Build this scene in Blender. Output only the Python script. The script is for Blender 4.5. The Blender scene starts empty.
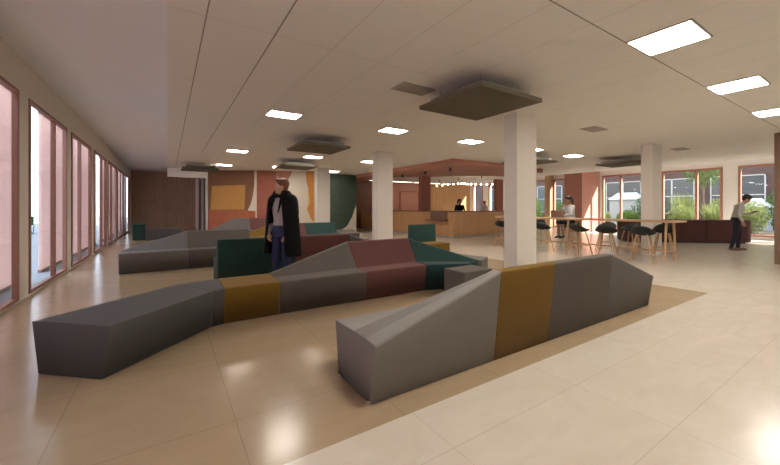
import bpy, bmesh, math, random
from mathutils import Vector, Matrix
random.seed(7)
PI = math.pi
scn = bpy.context.scene
C = bpy.data.collections.new('lobby'); scn.collection.children.link(C)

# ------------------------------------------------------------------ camera, sky, sun, exposure
F0 = 343.5; TH = math.atan(222.6 / F0); EYE = 1.3
cam_d = bpy.data.cameras.new('camera'); cam = bpy.data.objects.new('camera', cam_d); C.objects.link(cam)
cam.location = (0, 0, EYE); cam.rotation_euler = (PI / 2, 0, -TH)
cam_d.sensor_width = 36; cam_d.lens = 36 * F0 / 780; cam_d.shift_y = -25 / 780; cam_d.clip_end = 300
scn.camera = cam
world = bpy.data.worlds.new('sky'); scn.world = world; world.use_nodes = True
bg = world.node_tree.nodes['Background']; bg.inputs[0].default_value = (.72, .82, 1.0, 1); bg.inputs[1].default_value = 2.6
sun_d = bpy.data.lights.new('sun', 'SUN'); sun_d.energy = 13.0; sun_d.angle = .012; sun_d.color = (1, .93, .82)
sun = bpy.data.objects.new('sun', sun_d); C.objects.link(sun)
sun.rotation_euler = Vector((.55, -.60, .66)).to_track_quat('Z', 'Y').to_euler()
LAMP = 22.0
scn.view_settings.view_transform = 'Standard'; scn.view_settings.look = 'None'
scn.view_settings.gamma = 1; scn.view_settings.use_curve_mapping = False
scn.view_settings.exposure = 1.12

# ------------------------------------------------------------------ materials
def nodes(name):
    m = bpy.data.materials.new(name); m.use_nodes = True
    nt = m.node_tree; return m, nt, nt.nodes['Principled BSDF']
def N(nt, t, **kw):
    n = nt.nodes.new(t)
    for k, v in kw.items(): setattr(n, k, v)
    return n
def mathn(nt, op, a, b=None, c=None):
    n = N(nt, 'ShaderNodeMath', operation=op)
    for i, v in enumerate((a, b, c)):
        if v is None: continue
        if isinstance(v, (int, float)): n.inputs[i].default_value = v
        else: nt.links.new(v, n.inputs[i])
    return n.outputs[0]
def mixc(nt, f, a, b):
    n = N(nt, 'ShaderNodeMix', data_type='RGBA')
    if isinstance(f, (int, float)): n.inputs[0].default_value = f
    else: nt.links.new(f, n.inputs[0])
    for i, v in ((6, a), (7, b)):
        if isinstance(v, tuple): n.inputs[i].default_value = (*v, 1)
        else: nt.links.new(v, n.inputs[i])
    return n.outputs[2]
def coords(nt, scale=(1, 1, 1)):
    tc = N(nt, 'ShaderNodeTexCoord'); mp = N(nt, 'ShaderNodeMapping'); mp.inputs['Scale'].default_value = scale
    nt.links.new(tc.outputs['Object'], mp.inputs[0]); return mp.outputs[0]
def plain(name, col, rough=.6, metal=0, var=.08, vs=30, bump=0):
    m, nt, p = nodes(name)
    no = N(nt, 'ShaderNodeTexNoise'); no.inputs['Scale'].default_value = vs; no.inputs['Detail'].default_value = 4
    nt.links.new(coords(nt), no.inputs[0])
    c = mixc(nt, no.outputs[0], tuple(x * (1 - var) for x in col), tuple(min(1, x * (1 + var)) for x in col))
    nt.links.new(c, p.inputs['Base Color'])
    p.inputs['Roughness'].default_value = rough; p.inputs['Metallic'].default_value = metal
    if bump:
        b = N(nt, 'ShaderNodeBump'); b.inputs['Strength'].default_value = bump; b.inputs['Distance'].default_value = .002
        nt.links.new(no.outputs[0], b.inputs['Height']); nt.links.new(b.outputs[0], p.inputs['Normal'])
    return m
def fabric(name, col):
    m, nt, p = nodes(name)
    co = coords(nt)
    no = N(nt, 'ShaderNodeTexNoise'); no.inputs['Scale'].default_value = 420; no.inputs['Detail'].default_value = 2
    n2 = N(nt, 'ShaderNodeTexNoise'); n2.inputs['Scale'].default_value = 6
    nt.links.new(co, no.inputs[0]); nt.links.new(co, n2.inputs[0])
    f = mathn(nt, 'ADD', mathn(nt, 'MULTIPLY', no.outputs[0], .7), mathn(nt, 'MULTIPLY', n2.outputs[0], .3))
    nt.links.new(mixc(nt, f, tuple(x * .8 for x in col), tuple(x * 1.2 for x in col)), p.inputs['Base Color'])
    p.inputs['Roughness'].default_value = .85; p.inputs['Specular IOR Level'].default_value = .25
    p.inputs['Sheen Weight'].default_value = .04; p.inputs['Sheen Roughness'].default_value = .5
    b = N(nt, 'ShaderNodeBump'); b.inputs['Strength'].default_value = .25; b.inputs['Distance'].default_value = .001
    nt.links.new(no.outputs[0], b.inputs['Height']); nt.links.new(b.outputs[0], p.inputs['Normal'])
    return m
def jmask(nt, comp, sp, off, w):
    # 1 on a joint line of width w, every sp metres, with a line at off
    u = mathn(nt, 'FRACT', mathn(nt, 'DIVIDE', mathn(nt, 'SUBTRACT', comp, off - w / 2 - 200 * sp), sp))
    return mathn(nt, 'LESS_THAN', u, w / sp)
def tiles(name, col, dark, sx, ox, sy, oy, w, rough, jcol, jamt=1, vein=.5, joints_y=True):
    m, nt, p = nodes(name)
    co = coords(nt); sep = N(nt, 'ShaderNodeSeparateXYZ'); nt.links.new(co, sep.inputs[0])
    j = jmask(nt, sep.outputs[0], sx, ox, w)
    if joints_y: j = mathn(nt, 'MAXIMUM', j, jmask(nt, sep.outputs[1], sy, oy, w))
    no = N(nt, 'ShaderNodeTexNoise'); no.inputs['Scale'].default_value = 1.6; no.inputs['Detail'].default_value = 9
    no.inputs['Distortion'].default_value = 1.6; no.inputs['Roughness'].default_value = .62
    nt.links.new(coords(nt, (1, 1.8, 1)), no.inputs[0])
    rmp = N(nt, 'ShaderNodeMapRange'); rmp.inputs[1].default_value = .3; rmp.inputs[2].default_value = .7
    nt.links.new(no.outputs[0], rmp.inputs[0])
    base = mixc(nt, mathn(nt, 'MULTIPLY', rmp.outputs[0], vein), col, dark)
    nt.links.new(mixc(nt, mathn(nt, 'MULTIPLY', j, jamt), base, jcol), p.inputs['Base Color'])
    p.inputs['Roughness'].default_value = rough
    return m
def wood(name, a, b, scale=(9, 9, .7), plank=None, rough=.5, axis=0, pdark=.55):
    m, nt, p = nodes(name)
    no = N(nt, 'ShaderNodeTexNoise'); no.inputs['Scale'].default_value = 3; no.inputs['Detail'].default_value = 8
    no.inputs['Distortion'].default_value = .8
    nt.links.new(coords(nt, scale), no.inputs[0])
    rmp = N(nt, 'ShaderNodeMapRange'); rmp.inputs[1].default_value = .3; rmp.inputs[2].default_value = .7
    nt.links.new(no.outputs[0], rmp.inputs[0])
    c = mixc(nt, rmp.outputs[0], a, b)
    if plank:
        co = coords(nt); sep = N(nt, 'ShaderNodeSeparateXYZ'); nt.links.new(co, sep.inputs[0])
        s = mathn(nt, 'ADD', sep.outputs[0], sep.outputs[1])
        idx = mathn(nt, 'FLOOR', mathn(nt, 'DIVIDE', s, plank))
        wn = N(nt, 'ShaderNodeTexWhiteNoise', noise_dimensions='1D'); nt.links.new(idx, wn.inputs['W'])
        c = mixc(nt, mathn(nt, 'MULTIPLY', wn.outputs[0], .35), c, tuple(x * .6 for x in a))
        c = mixc(nt, mathn(nt, 'MULTIPLY', jmask(nt, s, plank, 0, .006), pdark), c, tuple(x * .3 for x in a))
    nt.links.new(c, p.inputs['Base Color']); p.inputs['Roughness'].default_value = rough
    return m
def emis(name, col, st):
    m, nt, p = nodes(name)
    p.inputs['Base Color'].default_value = (*col, 1)
    p.inputs['Emission Color'].default_value = (*col, 1); p.inputs['Emission Strength'].default_value = st
    return m
def glass(name, tint=(.96, .98, .98), refl=.06):
    m = bpy.data.materials.new(name); m.use_nodes = True; nt = m.node_tree; nt.nodes.clear()
    o = N(nt, 'ShaderNodeOutputMaterial'); t = N(nt, 'ShaderNodeBsdfTransparent'); g = N(nt, 'ShaderNodeBsdfGlossy'); mx = N(nt, 'ShaderNodeMixShader')
    t.inputs[0].default_value = (*tint, 1); g.inputs['Roughness'].default_value = .03
    lw = N(nt, 'ShaderNodeLayerWeight'); lw.inputs[0].default_value = .25
    nt.links.new(mathn(nt, 'MULTIPLY_ADD', lw.outputs['Fresnel'], .2, refl * .3), mx.inputs[0])
    nt.links.new(t.outputs[0], mx.inputs[1]); nt.links.new(g.outputs[0], mx.inputs[2]); nt.links.new(mx.outputs[0], o.inputs[0])
    return m
def translucent(name, col, k=.6, see=.0):
    m = bpy.data.materials.new(name); m.use_nodes = True; nt = m.node_tree; nt.nodes.clear()
    o = N(nt, 'ShaderNodeOutputMaterial'); t = N(nt, 'ShaderNodeBsdfTranslucent'); d = N(nt, 'ShaderNodeBsdfDiffuse'); mx = N(nt, 'ShaderNodeMixShader')
    t.inputs[0].default_value = (*col, 1); d.inputs[0].default_value = (*col, 1); mx.inputs[0].default_value = k
    nt.links.new(d.outputs[0], mx.inputs[1]); nt.links.new(t.outputs[0], mx.inputs[2])
    tr = N(nt, 'ShaderNodeBsdfTransparent'); m2 = N(nt, 'ShaderNodeMixShader'); m2.inputs[0].default_value = see
    nt.links.new(mx.outputs[0], m2.inputs[1]); nt.links.new(tr.outputs[0], m2.inputs[2]); nt.links.new(m2.outputs[0], o.inputs[0])
    return m
def leafmat(name, a, b):
    m = bpy.data.materials.new(name); m.use_nodes = True; nt = m.node_tree; nt.nodes.clear()
    o = N(nt, 'ShaderNodeOutputMaterial'); t = N(nt, 'ShaderNodeBsdfTranslucent'); d = N(nt, 'ShaderNodeBsdfDiffuse'); mx = N(nt, 'ShaderNodeMixShader')
    no = N(nt, 'ShaderNodeTexNoise'); no.inputs['Scale'].default_value = 9; nt.links.new(coords(nt), no.inputs[0])
    c = mixc(nt, no.outputs[0], a, b)
    nt.links.new(c, t.inputs[0]); nt.links.new(c, d.inputs[0]); mx.inputs[0].default_value = .4
    nt.links.new(d.outputs[0], mx.inputs[1]); nt.links.new(t.outputs[0], mx.inputs[2]); nt.links.new(mx.outputs[0], o.inputs[0])
    return m
def brick(name, a, b, mortar):
    m, nt, p = nodes(name)
    br = N(nt, 'ShaderNodeTexBrick'); br.inputs['Scale'].default_value = 1
    tc = N(nt, 'ShaderNodeTexCoord'); sep = N(nt, 'ShaderNodeSeparateXYZ'); cmb = N(nt, 'ShaderNodeCombineXYZ')
    nt.links.new(tc.outputs['Object'], sep.inputs[0]); nt.links.new(mathn(nt, 'ADD', sep.outputs[0], sep.outputs[1]), cmb.inputs[0]); nt.links.new(sep.outputs[2], cmb.inputs[1])
    nt.links.new(cmb.outputs[0], br.inputs[0])
    br.inputs['Color1'].default_value = (*a, 1); br.inputs['Color2'].default_value = (*b, 1); br.inputs['Mortar'].default_value = (*mortar, 1)
    br.inputs['Brick Width'].default_value = .24; br.inputs['Row Height'].default_value = .08; br.inputs['Mortar Size'].default_value = .008
    nt.links.new(br.outputs[0], p.inputs['Base Color']); p.inputs['Roughness'].default_value = .9
    return m

M = {}
M['ceil'] = tiles('ceiling_tile', (.80, .77, .72), (.76, .73, .68), .6, .29, 1.8, 1.65, .012, .8, (.30, .27, .24), .28, .4)
M['ceil2'] = plain('plaster_ceiling', (.82, .81, .80), .9, var=.02)
M['wall'] = plain('white_paint', (.90, .87, .84), .85, var=.02)
M['wall_l'] = plain('warm_paint', (.70, .65, .57), .85, var=.02)
M['column'] = plain('column_paint', (.70, .66, .61), .8, var=.02)
M['floor'] = tiles('pale_marble', (.65, .595, .515), (.56, .495, .41), 1.2, 1.3, .585, .785, .006, .21, (.42, .35, .27), .45, .7)
M['tan'] = tiles('tan_marble', (.41, .31, .20), (.345, .255, .16), .9, .35, .9, 1.37, .006, .21, (.22, .165, .10), .55, .7)
M['terra'] = plain('terracotta_paint', (.52, .25, .19), .75, var=.03)
M['terra_d'] = plain('dark_terracotta_paint', (.36, .145, .105), .75, var=.03)
M['frame'] = plain('pink_metal', (.27, .125, .09), .5, var=.04)
M['frame_r'] = plain('terracotta_metal', (.42, .20, .15), .5, var=.04)
M['screen'] = translucent('pink_screen', (.86, .69, .64), .64, .08)
M['glass'] = glass('clear_glass')
M['oak'] = wood('oak_strip', (.64, .37, .17), (.48, .26, .11), plank=.12)
M['oak_t'] = wood('light_oak', (.58, .38, .22), (.47, .29, .15), rough=.45)
M['walnut'] = wood('walnut_panel', (.28, .18, .12), (.19, .11, .07), plank=.14)
M['walnut_n'] = wood('lightened_walnut', (.60, .40, .27), (.42, .27, .18), plank=.14)  # walnut lightened to stand in for light the passage lacks
M['walnut_r'] = wood('red_walnut', (.20, .08, .05), (.13, .05, .035), plank=.3)
M['grey'] = fabric('grey_fabric', (.146, .140, .134))
M['grey_l'] = fabric('light_grey_fabric', (.225, .217, .207))
M['grey_d'] = fabric('slate_fabric', (.088, .088, .092))
M['grey_w'] = fabric('warm_grey_fabric', (.112, .100, .088))
M['must'] = fabric('mustard_fabric', (.185, .105, .015))
M['maroon'] = fabric('maroon_fabric', (.138, .058, .053))
M['green'] = fabric('green_fabric', (.020, .058, .053))
M['chrome'] = plain('chrome', (.8, .8, .8), .15, 1, var=.01)
M['black'] = plain('black_metal', (.02, .02, .02), .4)
M['raft'] = fabric('acoustic_felt', (.13, .11, .075))
M['raftcase'] = plain('grey_casing', (.20, .20, .19), .5)
M['lamp'] = emis('lamp_diffuser', (1, .915, .81), LAMP)
M['strip'] = emis('strip_diffuser', (1, .88, .72), 3.2)
M['bulb'] = emis('bulb_glow', (1, .80, .55), 14)
M['seam'] = plain('shadow_gap', (.33, .29, .25), .9)
M['vent'] = plain('vent_metal', (.42, .38, .33), .6)
M['white'] = plain('white_panel', (.75, .74, .72), .5, var=.02)
M['seat'] = plain('dark_green_shell', (.006, .008, .007), .6)
M['benchm'] = fabric('oxblood_fabric', (.080, .030, .027))
M['benchtop'] = plain('terracotta_counter', (.20, .075, .05), .4)
M['skin'] = plain('skin', (.52, .30, .22), .5, var=.05)
M['skin_d'] = plain('tan_skin', (.38, .20, .13), .5, var=.05)
M['coat'] = fabric('black_wool', (.004, .0035, .0045))
M['shirt'] = fabric('pale_shirt', (.42, .40, .42))
M['shirt_g'] = fabric('grey_shirt', (.42, .40, .37))
M['shirt_w'] = fabric('white_blouse', (.60, .60, .62))
M['jeans'] = fabric('blue_denim', (.035, .047, .11))
M['trouser'] = fabric('dark_trousers', (.020, .018, .028))
M['hair_r'] = plain('auburn_hair', (.17, .065, .03), .6, var=.3, vs=90)
M['hair_b'] = plain('dark_hair', (.012, .008, .007), .5, var=.3, vs=90)
M['shoe'] = plain('brown_leather', (.12, .055, .03), .4)
M['laptop'] = plain('laptop_shell', (.26, .15, .12), .35, .3)
M['screenlit'] = emis('screen_glow', (.7, .8, 1), 1.2)
M['leaf'] = leafmat('shrub_leaf', (.045, .085, .02), (.11, .17, .04))
M['leaf2'] = leafmat('grass_leaf', (.11, .14, .04), (.24, .27, .11))
M['leaf3'] = leafmat('dark_leaf', (.025, .06, .02), (.07, .12, .035))
M['bark'] = plain('bark', (.12, .085, .06), .9, var=.3, vs=20)
M['paving'] = tiles('paving', (.23, .25, .27), (.19, .205, .225), .6, 0, .6, 0, .01, .8, (.25, .26, .28), .6, .5)
M['paving_d'] = plain('dark_gravel', (.12, .11, .10), .95, var=.3, vs=15)
M['white_d'] = plain('greyed_white', (.36, .37, .38), .7)  # greyed-down white for the shed roofs and far window frames
M['soil'] = plain('soil', (.09, .06, .04), .95, var=.3, vs=12)
M['brick'] = brick('purple_brick', (.065, .034, .030), (.046, .025, .023), (.08, .055, .05))
M['farglass'] = plain('far_window_glass', (.045, .052, .06), .25, var=.5, vs=.8)
M['render_w'] = plain('white_render', (.27, .29, .31), .8, var=.03)
M['art_brown'] = plain('umber_paint', (.20, .095, .05), .8, var=.15, vs=3)
M['art_ochre'] = plain('ochre_paint', (.47, .24, .07), .8, var=.12, vs=4)
M['art_rust'] = plain('rust_paint', (.38, .12, .06), .8, var=.25, vs=3)
M['art_red'] = plain('brick_red_paint', (.30, .10, .065), .8, var=.35, vs=4)
M['art_pink'] = plain('rose_paint', (.42, .19, .14), .8, var=.1, vs=3)
M['art_cream'] = plain('cream_paint', (.66, .60, .50), .8, var=.03)
M['art_orange'] = plain('orange_paint', (.56, .24, .06), .8, var=.3, vs=5)
M['art_yellow'] = plain('yellow_paint', (.70, .47, .12), .8, var=.1)
M['art_green'] = plain('forest_paint', (.045, .070, .048), .8, var=.45, vs=5)

# ------------------------------------------------------------------ mesh helpers
def finish(name, bm, m, parent=None, bevel=0, seg=2, smooth=False, sub=0, recalc=True):
    if recalc: bmesh.ops.recalc_face_normals(bm, faces=bm.faces[:])
    me = bpy.data.meshes.new(name); bm.to_mesh(me); bm.free()
    if smooth or bevel:
        for p in me.polygons: p.use_smooth = True
    o = bpy.data.objects.new(name, me); C.objects.link(o)
    ms = m if isinstance(m, (list, tuple)) else [m]
    for x in ms: me.materials.append(M[x])
    if parent: o.parent = parent
    if bevel:
        b = o.modifiers.new('bevel', 'BEVEL'); b.width = bevel; b.segments = seg; b.limit_method = 'ANGLE'; b.angle_limit = math.radians(28)
        b.harden_normals = True
    if sub: s = o.modifiers.new('sub', 'SUBSURF'); s.levels = s.render_levels = sub
    return o
def box(bm, x0, x1, y0, y1, z0, z1, mi=0):
    vs = [bm.verts.new((x, y, z)) for x in (x0, x1) for y in (y0, y1) for z in (z0, z1)]
    for f in ((0, 1, 3, 2), (4, 6, 7, 5), (0, 4, 5, 1), (2, 3, 7, 6), (0, 2, 6, 4), (1, 5, 7, 3)):
        bm.faces.new([vs[i] for i in f]).material_index = mi
def prism(bm, pts, z0, z1, top_scale=None):
    a = [bm.verts.new((p[0], p[1], z0)) for p in pts]; b = [bm.verts.new((p[0], p[1], z1)) for p in pts]
    n = len(pts)
    bm.faces.new(a[::-1]); bm.faces.new(b)
    for i in range(n): bm.faces.new([a[i], a[(i + 1) % n], b[(i + 1) % n], b[i]])
def frames(d):
    d = d.normalized(); up = Vector((0, 0, 1)) if abs(d.z) < .95 else Vector((1, 0, 0))
    a = d.cross(up).normalized(); return a, a.cross(d).normalized()
def tube(bm, p0, p1, r0, r1, seg=12, caps=True):
    p0 = Vector(p0); p1 = Vector(p1); a, b = frames(p1 - p0)
    R = []
    for p, r in ((p0, r0), (p1, r1)):
        R.append([bm.verts.new(p + a * math.cos(t) * r + b * math.sin(t) * r) for t in [2 * PI * i / seg for i in range(seg)]])
    for i in range(seg): bm.faces.new([R[0][i], R[0][(i + 1) % seg], R[1][(i + 1) % seg], R[1][i]])
    if caps: bm.faces.new(R[0][::-1]); bm.faces.new(R[1])
def ell(bm, c, r, rot=None, seg=14):
    mat = Matrix.Translation(Vector(c)) @ (rot.to_4x4() if rot is not None else Matrix.Identity(4)) @ Matrix.Diagonal((*r, 1))
    bmesh.ops.create_uvsphere(bm, u_segments=seg, v_segments=max(8, seg // 2 + 2), radius=1, matrix=mat)
def capsule(bm, p0, p1, r0, r1):
    tube(bm, p0, p1, r0, r1, 14); ell(bm, p0, (r0,) * 3, seg=12); ell(bm, p1, (r1,) * 3, seg=12)
def tag(o, label, cat, group=None, kind=None):
    if label: o['label'] = label
    if cat: o['category'] = cat
    if group: o['group'] = group
    if kind: o['kind'] = kind
    return o
def thing(name, label, cat, loc=(0, 0, 0), rz=0, group=None):
    o = bpy.data.objects.new(name, None); C.objects.link(o); o.empty_display_size = .1
    o.location = loc; o.rotation_euler = (0, 0, rz); return tag(o, label, cat, group)
def struct(name, bm, m, parent=None, **k):
    o = finish(name, bm, m, parent, **k)
    if parent is None: o['kind'] = 'structure'
    return o
def B(*a):
    bm = bmesh.new(); box(bm, *a); return bm
def kids(o): return [c for c in C.objects if c.parent == o]
def dup(root, loc, label, rz=None, group=None):
    r = root.copy(); C.objects.link(r); r.location = loc; r['label'] = label
    if rz is not None: r.rotation_euler = (0, 0, rz)
    if group: r['group'] = group
    for ch in kids(root):
        c = ch.copy(); C.objects.link(c); c.parent = r
        for g in kids(ch):
            d = g.copy(); C.objects.link(d); d.parent = c
    return r

# ------------------------------------------------------------------ the room
XL, XR, YB, ZC = -1.71, 19.9, 19.2, 3.0
YS = -5.0
bm = bmesh.new(); box(bm, -1.72, 6.9, 1.75, 24.2, -.1, 0); struct('floor', bm, 'tan')
bm = bmesh.new(); box(bm, 6.9, 20.1, 1.75, 24.2, -.1, 0); box(bm, -1.72, 20.1, YS, 1.75, -.1, 0); struct('floor', bm, 'floor')
struct('ceiling_leak_block', B(0, 17.0, YS, YB + .15, 3.5, 3.6), 'ceil2')  # unseen slab added to stop sun leaking between the ceiling levels
struct('wall_sun_block', B(XL - .15, XR + .25, YS, 24.35, 3.6, 12.5), 'wall_l')  # unseen mass added above the roof to keep sun off the left side
# lower tiled ceiling, with the raised plaster strips along both window walls
bm = bmesh.new(); box(bm, 0, 17.0, YS, 17.4, ZC, ZC + .12); box(bm, 1.5, 17.0, 17.4, YB + .1, ZC, ZC + .12); struct('ceiling', bm, 'ceil')
for x, l in ((.29, 17.3), (.89, 12.0)): struct('trim_seam', B(x - .006, x + .006, YS, l, ZC - .002, ZC), 'seam')
struct('trim_seam', B(2.6, 11.0, 1.644, 1.656, ZC - .002, ZC), 'seam')
bm = bmesh.new(); box(bm, 0.0, .04, YS, 17.4, ZC + .12, 3.4); struct('ceiling', bm, 'ceil2')
bm = bmesh.new(); box(bm, XL - .1, 1.6, YS, 24.3, 3.4, 3.5); struct('ceiling', bm, 'ceil2')
bm = bmesh.new(); box(bm, 16.9, XR + .2, YS, YB + .1, 3.4, 3.5); box(bm, 17.0, 17.04, YS, YB, ZC + .12, 3.4); struct('ceiling', bm, 'ceil2')
bm = bmesh.new(); box(bm, 0, 1.5, 17.4, 17.55, 2.62, 3.4); struct('trim_1', bm, 'wall', bevel=.004)   # bulkhead
bm = B(XL - .15, 20.1, YS - .15, YS, 0, 3.5); struct('wall_south', bm, 'wall')
bm = B(XL - .15, 3.4, 24.2, 24.35, 0, 3.5); struct('wall_north', bm, 'walnut_n')
bm = B(3.2, 3.35, 19.3, 24.2, 0, 3.5); struct('wall_passage', bm, 'terra_d'); bm = B(1.6, 3.35, 17.5, 24.3, ZC + .13, 3.5); struct('ceiling', bm, 'ceil2')
bm = B(1.44, 1.56, 22.25, 24.2, 0, 3.4); struct('wall_passage_end', bm, 'wall')
bm = B(1.62, 10.0, YB, YB + .15, 0, 3.2); struct('wall_back', bm, 'wall')
bm = B(10.0, 15.75, YB, YB + .15, 0, 3.2); struct('wall_kitchen', bm, 'terra')
bm = B(15.75, 20.1, YB, YB + .15, 0, 3.2); struct('wall_kitchen_panelled', bm, 'oak')

def facade(side, X0, X1, wins, ya, yb, z0, z1, ztop, mat):
    # a wall along Y with window openings
    bm = bmesh.new(); y = ya
    for (a, b) in wins:
        if a > y: box(bm, X0, X1, y, a, 0, ztop)
        box(bm, X0, X1, a, b, z1, ztop)
        if z0 > .01: box(bm, X0, X1, a, b, 0, z0)
        y = b
    box(bm, X0, X1, y, yb, 0, ztop)
    return struct('wall_' + side, bm, mat)
lw = [(7.11 + 2.66 * k, 9.33 + 2.66 * k) for k in range(-4, 6)]
facade('left', XL - .045, XL, lw, YS, 24.2, .03, 2.9, 3.4, 'wall_l')
wn = 1
for i, (a, b) in enumerate(lw):
    mul = a + (1.36 if i % 2 == 0 else .90)
    bm = bmesh.new(); f = .05; x0, x1 = XL - .045, XL + .02
    box(bm, x0, x1, a, a + f, .03, 2.9); box(bm, x0, x1, b - f, b, .03, 2.9)
    box(bm, x0, x1, a + f, b - f, .03, .03 + f); box(bm, x0, x1, a + f, b - f, 2.9 - f, 2.9)
    box(bm, x0, x1, mul - f / 2, mul + f / 2, .03 + f, 2.9 - f)
    w = struct('window_%d' % wn, bm, 'frame', bevel=.004); wn += 1
    for (c, d) in ((a + f, mul - f / 2), (mul + f / 2, b - f)):
        finish('pane', B(XL - .02, XL - .012, c, d, .03 + f, 2.9 - f), 'glass', w)
    if True:
        pass
# corrugated pink screens standing outside the left windows
def screen(y0, y1, label):
    t = thing('sun_screen', label, 'screen', (XL - .52, (y0 + y1) / 2, -.05), 0, 'pink sun screens outside the left windows')
    L = (y1 - y0) / 2; bm = bmesh.new(); n = int((y1 - y0) / .03); prev = None
    for i in range(n + 1):
        y = -L + 2 * L * i / n; x = .018 * (1 if i % 2 else -1)
        cur = [bm.verts.new((x + dx, y, z)) for dx, z in ((0, .05), (0, 3.3), (.004, 3.3), (.004, .05))]
        if prev:
            for k in range(4): bm.faces.new([prev[k], prev[(k + 1) % 4], cur[(k + 1) % 4], cur[k]])
        else: bm.faces.new(cur)
        prev = cur
    bm.faces.new(prev[::-1])
    finish('ribbed_sheet', bm, 'screen', t)
    finish('rail', B(-.03, .03, -L, L, 0, .05), 'frame', t); finish('rail', B(-.03, .03, -L, L, 3.3, 3.35), 'frame', t)
scr = [(-4.5, 2.0), (2.1, 8.50), (9.95, 13.2), (13.3, 16.6), (17.5, 20.4), (20.5, 24.3)]
sl = ['pink ribbed screen outside the wall behind the viewer', 'pink ribbed screen outside the nearest left window', 'pink ribbed screen right of the clear gap with the garden chair',
      'pink ribbed screen outside the third left window', 'pink ribbed screen beyond the small bright gap', 'pink ribbed screen nearest the walnut wall']
for s, l in zip(scr, sl): screen(*s, l)

# right facade
rw = [(-3.6, -1.44), (-.97, 1.19), (1.66, 4.11)] + [(4.58, 6.74), (7.21, 9.42), (11.2, 12.25), (12.6, 14.3), (14.6, 15.8), (16.38, 17.29), (17.86, 18.87)]
facade('right', XR, XR + .25, rw, YS, YB, .12, 3.02, 3.4, 'wall')
for (a, b) in rw:
    bm = bmesh.new(); f = .08; x0, x1 = XR - .03, XR + .12; z0, z1 = .12, 3.02
    wide = b - a > 1.9
    box(bm, x0, x1, a, a + f, z0, z1); box(bm, x0, x1, b - f, b, z0, z1); box(bm, x0, x1, a + f, b - f, z0, z0 + f); box(bm, x0, x1, a + f, b - f, z1 - f, z1)
    if wide:
        mul = a + .87 if a > 0 and a < 7 else b - .9
        if a == 1.66: mul = a + .95
        box(bm, x0, x1, mul - f / 2, mul + f / 2, z0 + f, z1 - f)
    w = struct('window_%d' % wn, bm, 'frame_r', bevel=.004); wn += 1
    for (c, d) in (((a + f, mul - f / 2), (mul + f / 2, b - f)) if wide else ((a + f, b - f),)):
        finish('pane', B(XR + .05, XR + .058, c, d, z0 + f, z1 - f), 'glass', w)
struct('wall_block', B(18.07, XR - .03, 9.55, 10.5, 0, 3.4), 'terra')
struct('trim_2', B(19.55, XR - .03, 12.25, 12.6, 0, 3.4), 'oak_t')
struct('trim_3', B(19.55, XR - .03, 14.3, 14.6, 0, 3.4), 'oak_t')
# kitchen door in the terracotta wall
bm = bmesh.new(); box(bm, 13.3, 14.75, YB - .04, YB - .002, 0, 2.35); d = struct('door_1', bm, 'terra', bevel=.004)
bm = bmesh.new(); box(bm, 13.22, 13.3, YB - .06, YB - .002, 0, 2.43); box(bm, 14.75, 14.83, YB - .06, YB - .002, 0, 2.43); box(bm, 13.3, 14.75, YB - .06, YB - .002, 2.35, 2.43)
finish('door_frame', bm, 'terra_d', d)
bm = bmesh.new(); tube(bm, (13.45, YB - .09, 1.05), (13.6, YB - .09, 1.05), .012, .012); finish('door_handle', bm, 'chrome', d)
# dark red door panel
bm = B(9.75, 11.0, YB - .06, YB - .003, 0, 2.98); d = struct('door_2', bm, 'walnut_r', bevel=.004)
bm = bmesh.new(); tube(bm, (9.9, YB - .09, .95), (9.9, YB - .09, 1.25), .012, .012); finish('door_handle', bm, 'chrome', d)

# columns
for (x, y, m, l) in ((5.22, 3.90, 'column', 'tall pale square column rising behind the nearest mustard and grey sofa'),
                     (5.27, 8.85, 'column', 'pale square column left of the oak reception counter'),
                     (10.86, 3.87, 'column', 'pale square column behind the right end of the high oak table'),
                     (5.30, 13.8, 'column', 'pale square column between the orange painting and the green wall hanging'),
                     (10.85, 13.75, 'terra_d', 'dark terracotta column rising inside the oak reception counter'),
                     (16.6, 13.8, 'terra_d', 'terracotta column at the window end of the reception area')):
    o = finish('column', B(-.285, .285, -.14, .14, 0, 3.0), m, bevel=.006); o.location = (x + .285, y + .14, 0); tag(o, l, 'column', 'square ceiling columns' if m == 'column' else 'terracotta columns at reception')
# wood-clad pier at the right edge of the picture, with small white signs
t = thing('wooden_pier', 'oak clad pier with small white signs at the right edge', 'pillar', (12.0, 1.5, 0))
finish('cladding', B(-.32, .32, -.32, .32, 0, 3.0), 'walnut', t, bevel=.006)
for z in (2.55, 1.95, 1.55, .55): finish('sign_plate', B(-.332, -.321, .02, .16, z - .06, z + .06), 'white', t)

# ------------------------------------------------------------------ glazed screen by the walnut passage
t = thing('glazed_partition', 'white framed glass partition beside the walnut panelled wall', 'partition', (1.5, 17.6, 0))
bm = bmesh.new()
for y in (0, 2.2, 4.5): box(bm, -.05, .05, y, y + .12, 0, 2.98)
box(bm, -.05, .05, .12, 4.5, 2.88, 2.98); box(bm, -.05, .05, .12, 4.5, 0, .1); finish('frame', bm, 'white', t, bevel=.004)
finish('pane', B(-.006, .006, .12, 2.2, .1, 2.88), 'glass', t); finish('pane', B(-.006, .006, 2.32, 4.5, .1, 2.88), 'glass', t)
finish('post', B(-.1, -.05, 2.9, 3.3, 0, 2.98), 'frame', t)

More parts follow.
